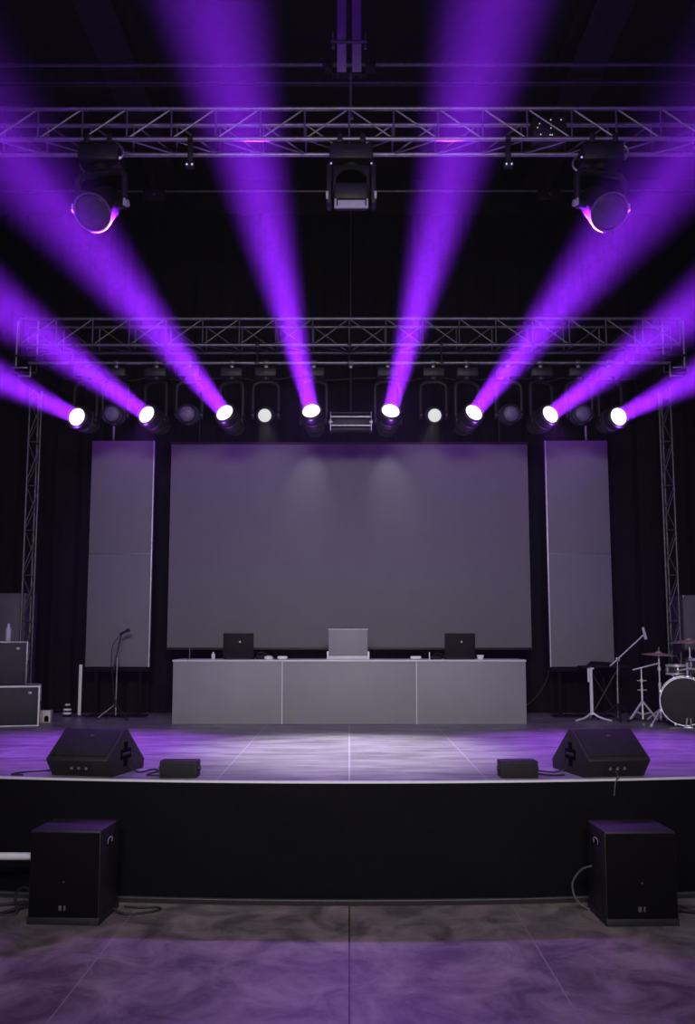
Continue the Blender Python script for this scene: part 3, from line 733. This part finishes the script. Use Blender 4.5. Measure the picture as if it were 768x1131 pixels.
def cymbal_stand(label, x, y, h, r, tilt, legs, name='cymbal_stand'):
    t = thing(name, label, 'cymbal', (x, y, DK))
    part('pole', lambda b: (tube(b, (0, 0, .03), (0, 0, h*.55), .015, 10), tube(b, (0, 0, h*.5), (0, 0, h+.05), .009, 10)), 'chrome', t)
    tripod(t, .20, .17, legs, 'chrome', .012)
    for z in (h*.55, h*.78): part('collar', lambda b: tube(b, (0, 0, -.025), (0, 0, .025), .022, 12), 'chrome', t, (0, 0, z), key='cy_col')
    cy = part('cymbal', lambda b: lathe(b, [(.008, .03), (.03, .028), (.045, .012), (r*.5, .004), (r, -.014), (r, -.017), (r*.5, 0), (.045, .007), (.02, .02), (.008, .024)], 48), 'brass', t, (0, 0, h), tilt)
    part('felt_nut', lambda b: lathe(b, [(0, .03), (.016, .03), (.016, .055), (.008, .06), (.008, .085), (0, .087)], 12), 'dullalu', cy)
    return t
cymbal_stand('bronze cymbal on a straight chrome stand, between the boom stand and bass drum', 3.955, 12.75, .862, .215, (.03, .05, 0), (-1.4, .6, 2.4))
cymbal_stand('bronze cymbal standing higher, above the bass drum', 4.31, 12.62, 1.03, .24, (.03, -.06, 0), (-.3, 1.6, 2.8))

t = thing('bass_drum', 'round black-fronted bass drum with chrome hoop at the edge of the stage', 'drum', (4.06, 12.14, DK+.302), -.30)
Ry = Matrix.Rotation(-PI/2, 4, 'X')      # drum axis along +Y
part('shell', lambda b: lathe(b, [(.276, .02), (.276, .43), (.268, .43), (.268, .02), (.276, .02)], 48, Ry), 'drumshell', t)
part('front_head', lambda b: lathe(b, [(0, .004), (.2, .004), (.270, .008), (.280, .02), (.262, .024), (0, .024)], 48, Ry), 'drumhead', t, label='black front head')
part('rear_head', lambda b: lathe(b, [(0, .425), (.262, .425), (.272, .43), (.262, .44), (0, .44)], 48, Ry), 'drumhead', t)
for y0 in (-.012, .40): part('hoop', lambda b: lathe(b, [(.280, y0), (.291, y0), (.295, y0+.006), (.295, y0+.042), (.290, y0+.05), (.284, y0+.05), (.280, y0)], 48, Ry), 'chrome', t)
for k in range(8):
    a = 2*PI*(k+.5)/8
    part('lug', lambda b: (box(b, (.285, .10, 0), (.03, .07, .028), .006), tube(b, (.295, .0, 0), (.29, .10, 0), .006, 8), box(b, (.298, .002, 0), (.03, .02, .03), .004)), 'chrome', t, mw=Matrix.Rotation(a, 4, 'Y'), key='bd_lug')
for s in (-1, 1):
    part('spur', lambda b: (tube(b, (s*.27, .10, -.08), (s*.40, -.12, -.292), .011, 8), box(b, (s*.275, .1, -.07), (.04, .06, .05), .008)), 'chrome', t)
    part('rubber_foot', lambda b: tube(b, (s*.385, -.1, -.275), (s*.405, -.125, -.294), .016, 10), 'white', t)
part('tom_post', lambda b: (tube(b, (.05, .2, .27), (.05, .2, .46), .014, 10), box(b, (.05, .2, .285), (.07, .07, .03), .008), tube(b, (-.07, .16, .36), (.12, .2, .40), .011, 8)), 'chrome', t)
part('pedal_bracket', lambda b: (tube(b, (.0, -.10, -.296), (.02, -.02, -.2), .010, 8), tube(b, (.06, -.12, -.296), (.06, -.02, -.2), .008, 8), box(b, (.03, -.08, -.296), (.1, .14, .012), .003)), 'chrome', t)

def drum(name, label, loc, r, h, tilt=(0, 0, 0), legs=False):
    t = thing(name, label, 'drum', loc); t.rotation_euler = tilt
    part('shell', lambda b: lathe(b, [(r*.94, .01), (r*.94, h-.01), (r*.92, h-.01), (r*.92, .01), (r*.94, .01)], 40), 'drumshell', t)
    part('top_head', lambda b: lathe(b, [(0, h+.002), (r*.93, h+.002), (r*.95, h-.008), (r*.93, h-.012), (0, h-.012)], 40), 'white', t, label='white drum head')
    part('bottom_head', lambda b: lathe(b, [(0, -.002), (r*.93, -.002), (r*.95, .008), (r*.93, .012), (0, .012)], 40), 'white', t)
    for z in (0, h-.018): part('hoop', lambda b: lathe(b, [(r*.95, z), (r, z), (r, z+.022), (r*.98, z+.026), (r*.95, z+.022), (r*.95, z)], 40), 'chrome', t)
    for k in range(6):
        a = 2*PI*k/6+.3
        part('lug', lambda b: (box(b, (r*.97, 0, h/2), (.025, .022, .05), .005), tube(b, (r*.985, 0, .01), (r*.985, 0, h-.01), .004, 6)), 'chrome', t, mw=Matrix.Rotation(a, 4, 'Z'))
    return t
drum('tom_drum', 'small tom drum with white head mounted over the bass drum', (4.345, 12.33, DK+.675), .15, .13)
t = drum('snare_drum', 'chrome snare drum just behind the bass drum rim, under the lower cymbal', (4.17, 12.72, DK+.60), .14, .12)
part('stand_pole', lambda b: tube(b, (0, 0, -.5), (0, 0, -.01), .013, 10), 'chrome', t)
for a in (-2.3, -.2, 1.5):
    part('leg', lambda b: tube(b, (0, 0, -.38), (.2*math.cos(a), .2*math.sin(a), -.575), .010, 8), 'chrome', t)
    part('basket_arm', lambda b: tube(b, (0, 0, -.04), (.15*math.cos(a), .15*math.sin(a), -.006), .009, 8), 'chrome', t)
t = thing('loudspeaker_cabinet', 'tall blue grey cabinet behind the drum kit at the stage edge', 'speaker', (4.79, 13.62, DK))
part('body', lambda b: box(b, (0, 0, .82), (.58, .5, 1.63), .01), 'bluepanel', t)
part('grille', lambda b: box(b, (0, -.252, .82), (.54, .012, 1.58), .004), 'bluepanel', t)
for s in (-1, 1): part('corner_cap', lambda b: box(b, (s*.275, -.25, 1.61), (.04, .04, .05), .006), 'dullalu', t)

# ------------------------------------------------------------------ wedge monitors, small boxes, subwoofers
def wedge(label, x, y, rz, s):
    """s=+1: connector panel low on the audience side, handle on the +X side"""
    t = thing('floor_monitor', label, 'speaker', (x, y, DK), rz, 'wedge monitors at the stage edge')
    W = .52
    prof = [(0, 0), (-.115, .135), (-.105, .15), (.20, .352), (.245, .352), (.60, .075), (.585, 0)]
    part('cabinet', lambda b: prism(b, prof, -W/2, W/2, .006), 'blackbox', t, key='wd_cab')
    d = Vector((0, .305, .202)); L = d.length; a = math.atan2(.202, .305)
    part('grille', lambda b: box(b, (0, 0, 0), (W-.05, L-.05, .01), .003), 'mesh', t, (0, .0475-.004, .251+.004), (a, 0, 0), key='wd_gr')
    part('badge', lambda b: box(b, (0, 0, .007), (.035, .022, .004), .001), 'dullalu', t, (0.02, .11, .299), (a, 0, 0), key='wd_badge')
    hx = s*(W/2+.001)
    h = part('side_handle', lambda b: (box(b, (0, .22, .155), (.004, .075, .19), .001), box(b, (0, .22, .155), (.0045, .20, .08), .001)), 'gapshade', t, (hx, 0, 0), key='wd_hd', label='dark cross-shaped handle recess')
    part('grip', lambda b: tube(b, (0, .15, .155), (0, .29, .155), .012, 8), 'black', h, key='wd_grip')
    tl = math.atan2(.135, -.115)-PI/2
    pn = part('connector_panel', lambda b: box(b, (0, 0, 0), (.2, .004, .11), .001), 'black', t, (0.0, -.0615, .066), (-.70+1.40 if False else .705, 0, 0), key='wd_pn')
    for dx in (-.06, 0, .06):
        part('socket', lambda b: lathe(b, [(.012, 0), (.014, 0), (.014, .006), (.010, .006), (.010, .001), (0, .001)], 14), 'alu', pn, mw=Matrix.Translation((dx, -.002, .01)) @ Matrix.Rotation(PI/2, 4, 'X'), key='wd_sock')
    return t
wedge('black wedge monitor at the stage edge on the road case side', -2.10, 7.96, -.20, 1)
wedge('black wedge monitor at the stage edge on the drum kit side', 2.075, 7.945, .20, -1)
def small_box(label, x, y, rz):
    t = thing('fill_speaker', label, 'speaker', (x, y, DK), rz, 'small fill speakers at the stage edge')
    part('cabinet', lambda b: prism(b, [(0, 0), (0, .115), (.012, .128), (.16, .128), (.17, .118), (.17, 0)], -.145, .145, .004), 'blackbox', t, key='fs_cab')
    part('grille', lambda b: box(b, (0, -.004, .062), (.27, .01, .105), .003), 'mesh', t, key='fs_gr')
    for s in (-1, 1): part('bracket_knob', lambda b: tube(b, (0, .08, .065), (s*.018, .08, .065), .018, 12), 'black', t, (s*.145, 0, 0), key='fs_kn%d' % s)
small_box('small black box speaker beside the wedge monitor on the road case side', -1.335, 7.86, -.04)
small_box('small black box speaker beside the wedge monitor on the drum kit side', 1.325, 7.86, .04)

def subwoofer(label, x, y, rz, s):
    t = thing('subwoofer', label, 'speaker', (x, y, 0), rz, 'subwoofers on the hall floor')
    w, d, h = .50, .46, .635
    part('cabinet', lambda b: box(b, (0, 0, .03+(h-.03)/2), (w, d, h-.03), .006), 'subpaint', t, key='sw_cab')
    part('plinth', lambda b: box(b, (0, 0, .025), (w+.012, d+.012, .05), .004), 'subpaint', t, key='sw_pl')
    part('grille', lambda b: box(b, (0, -d/2-.004, .338), (w-.012, .014, h-.07), .004), 'subgrille', t, key='sw_gr')
    part('badge', lambda b: (box(b, (-.02, -d/2-.012, .115), (.022, .004, .034), .001), box(b, (.012, -d/2-.012, .115), (.014, .004, .034), .001)), 'dullalu', t, key='sw_bd')
    part('badge_dot', lambda b: lathe(b, [(.006, 0), (.006, .003), (0, .004)], 10), 'dullalu', t, mw=Matrix.Translation((0, -d/2-.011, .29)) @ Matrix.Rotation(PI/2, 4, 'X'), key='sw_dot')
    part('side_handle', lambda b: (box(b, (0, 0, 0), (.004, .12, .05), .001)), 'gapshade', t, (s*(w/2+.002), -.02, .53), key='sw_h')
    part('handle_rim', lambda b: sweep(b, [(0, -.045, -.018), (0, -.045, .018), (0, .045, .018), (0, .045, -.018)], .003, 6), 'plate', t, (s*(w/2+.003), -.02, .53), key='sw_hr')
    for q in (-1, 1):
        for k in (-1, 1): part('rubber_foot', lambda b: tube(b, (q*.2, k*.18, 0), (q*.2, k*.18, .004), .02, 10), 'rubber', t)
    return t
subwoofer('black subwoofer with purple-lit top on the floor, on the road case side', -1.975, 7.37, -.06, 1)
subwoofer('black subwoofer with purple-lit top on the floor, on the drum kit side', 2.02, 7.345, .035, -1)

# ------------------------------------------------------------------ cables and odds and ends
def cable(label, pts, r=.008, m='rubber', name='cable'):
    return tag(part(name, lambda b: sweep(b, pts, r, 8), m), label, 'cable')
cable('black cable looping on the floor between skirt and subwoofer, road case side',
      [(-1.70, 7.40, .04), (-1.60, 7.38, .010), (-1.46, 7.42, .009), (-1.38, 7.50, .009), (-1.42, 7.56, .009), (-1.55, 7.54, .010), (-1.66, 7.58, .009)])
cable('tangle of black cable on the floor outside the subwoofer, road case side',
      [(-2.24, 7.45, .05), (-2.36, 7.5, .16), (-2.46, 7.55, .1), (-2.40, 7.4, .01), (-2.56, 7.36, .010), (-2.7, 7.5, .011), (-2.5, 7.62, .02), (-2.36, 7.56, .03), (-2.6, 7.28, .012), (-2.9, 7.32, .010)], .011)
cable('pale grey cable from skirt to subwoofer on the drum kit side',
      [(1.78, 7.45, .33), (1.70, 7.5, .29), (1.64, 7.53, .19), (1.66, 7.53, .08), (1.74, 7.52, .012), (1.79, 7.50, .010)], .008, 'dullalu')
cable('coil of black cable on the floor outside the subwoofer, drum kit side',
      [(2.27, 7.45, .06), (2.36, 7.42, .03), (2.46, 7.5, .012), (2.42, 7.6, .011), (2.33, 7.58, .03), (2.36, 7.46, .035), (2.52, 7.42, .012), (2.8, 7.5, .010)], .012)
cable('thin black cable between wedge monitor and small speaker, road case side',
      [(-1.80, 8.2, DK+.05), (-1.70, 8.15, DK+.008), (-1.62, 8.3, DK+.008), (-1.55, 8.22, DK+.008), (-1.60, 8.0, DK+.008), (-1.50, 7.97, DK+.008), (-1.42, 8.05, DK+.02)], .007)
cable('thin black cable on the stage behind the wedge monitor on the road case side',
      [(-2.30, 8.3, DK+.05), (-2.45, 8.25, DK+.008), (-2.62, 8.15, DK+.008), (-2.68, 8.02, DK+.008), (-2.58, 7.99, DK+.008)], .007)
cable('thin black cable between wedge monitor and small speaker, drum kit side',
      [(1.80, 8.2, DK+.05), (1.66, 8.16, DK+.008), (1.52, 8.24, DK+.008), (1.49, 8.08, DK+.008), (1.60, 7.97, DK+.008), (1.70, 8.0, DK+.008)], .007)
cable('thin cable dangling from the wedge monitor down over the stage edge, drum kit side',
      [(2.08, 7.915, DK+.06), (2.08, 7.82, DK+.012), (2.07, 7.80, DK+.01), (2.045, 7.78, DK-.02), (2.03, 7.775, DK-.12)], .005, 'dullalu')
cable('dark cable sloping up against the curtain behind the desk end',
      [(2.35, 14.1, DK+.01), (2.6, 14.12, DK+.2), (2.78, 14.12, DK+.45), (2.85, 14.12, DK+.75)], .012)
t = thing('white_pipe', 'pale horizontal pipe low on the floor between the skirt and the subwoofer', 'pipe', (-2.62, 7.56, .37))
part('tube', lambda b: tube(b, (-1.2, 0, 0), (.3, 0, 0), .028, 14), 'white', t)
for x in (-1.0, -.6): part('leg', lambda b: (tube(b, (0, 0, -.36), (0, 0, 0), .012, 8), box(b, (0, 0, -.365), (.08, .1, .01), .002)), 'black', t, (x, 0, 0))

# ------------------------------------------------------------------ light
# front wash from the lighting position over the audience
lamp('front_wash_lamp', 'AREA', (0, -.5, 5.0), (0, 12.6, 1.3), (1.0, .97, .985), 116, shape='RECTANGLE', size=4.0, size_y=.8, spread=math.radians(64))
# purple wash from the two middle beam heads, over the stage front onto the hall floor
for sx in (-.45, .47):
    lamp('purple_wash_lamp', 'SPOT', (sx, 11.70, 4.86), (sx*2.2, 6.9, .3), (.40, .12, 1.0), 330, spot_size=math.radians(84), spot_blend=.5, shadow_soft_size=.02)
for sx in (-1, 1):
    lamp('purple_wash_lamp', 'SPOT', (sx*2.40, 11.70, 4.72), (sx*2.75, 10.1, DK), (.38, .06, 1.0), 1500, spot_size=math.radians(58), spot_blend=1.0, shadow_soft_size=.05)
    # the plain white heads: stage centre
    lamp('white_wash_lamp', 'SPOT', (sx*1.04, 11.72, 4.62), (sx*.25, 9.9, DK), (1.0, .94, 1.0), 780, spot_size=math.radians(46), spot_blend=.9, shadow_soft_size=.05)
    # scallops on the top of the screen
    lamp('screen_scallop_lamp', 'SPOT', (sx*.44, 13.05, 5.0), (sx*.58, 13.58, 4.0), (.95, .9, 1.0), 17, spot_size=math.radians(40), spot_blend=1.0, shadow_soft_size=.03)
    # added violet fill without a fixture, tinting the tops of screen and panels
    for x, p in ((1.35, 6.5), (3.15, 3.6)):
        lamp('violet_fill_lamp', 'AREA', (sx*x, 12.75, 5.45), (sx*x, 13.6, 3.9), (.42, .10, 1.0), p, shape='RECTANGLE', size=1.6 if x < 2 else .6, size_y=.1, spread=math.radians(120))

# thin haze filling the hall
w = bpy.data.worlds.new('hall'); sc.world = w; w.use_nodes = True
nt = w.node_tree
bg = nt.nodes['Background']; bg.inputs['Color'].default_value = (.01, .008, .014, 1); bg.inputs['Strength'].default_value = .0
vs = nt.nodes.new('ShaderNodeVolumeScatter'); vs.inputs['Density'].default_value = .001; vs.inputs['Anisotropy'].default_value = .25
vs.inputs['Color'].default_value = (1, 1, 1, 1)
nt.links.new(vs.outputs['Volume'], nt.nodes['World Output'].inputs['Volume'])

# ------------------------------------------------------------------ camera
cd = bpy.data.cameras.new('camera'); cam = bpy.data.objects.new('camera', cd); C.objects.link(cam)
f_px = 1090.0
cd.sensor_fit = 'VERTICAL'; cd.sensor_height = 36; cd.lens = f_px*36/1131
cam.location = (0, 0, 2.0)
cam.rotation_euler = (PI/2+math.atan(f_px/8787), 0, math.atan(2/f_px))
cd.clip_start = .05
sc.camera = cam
sc.view_settings.view_transform = 'Standard'; sc.view_settings.look = 'None'; sc.view_settings.gamma = 1; sc.view_settings.use_curve_mapping = False
sc.view_settings.exposure = 0
sc.cycles.use_denoising = True
sc.cycles.max_bounces = 5; sc.cycles.volume_bounces = 0
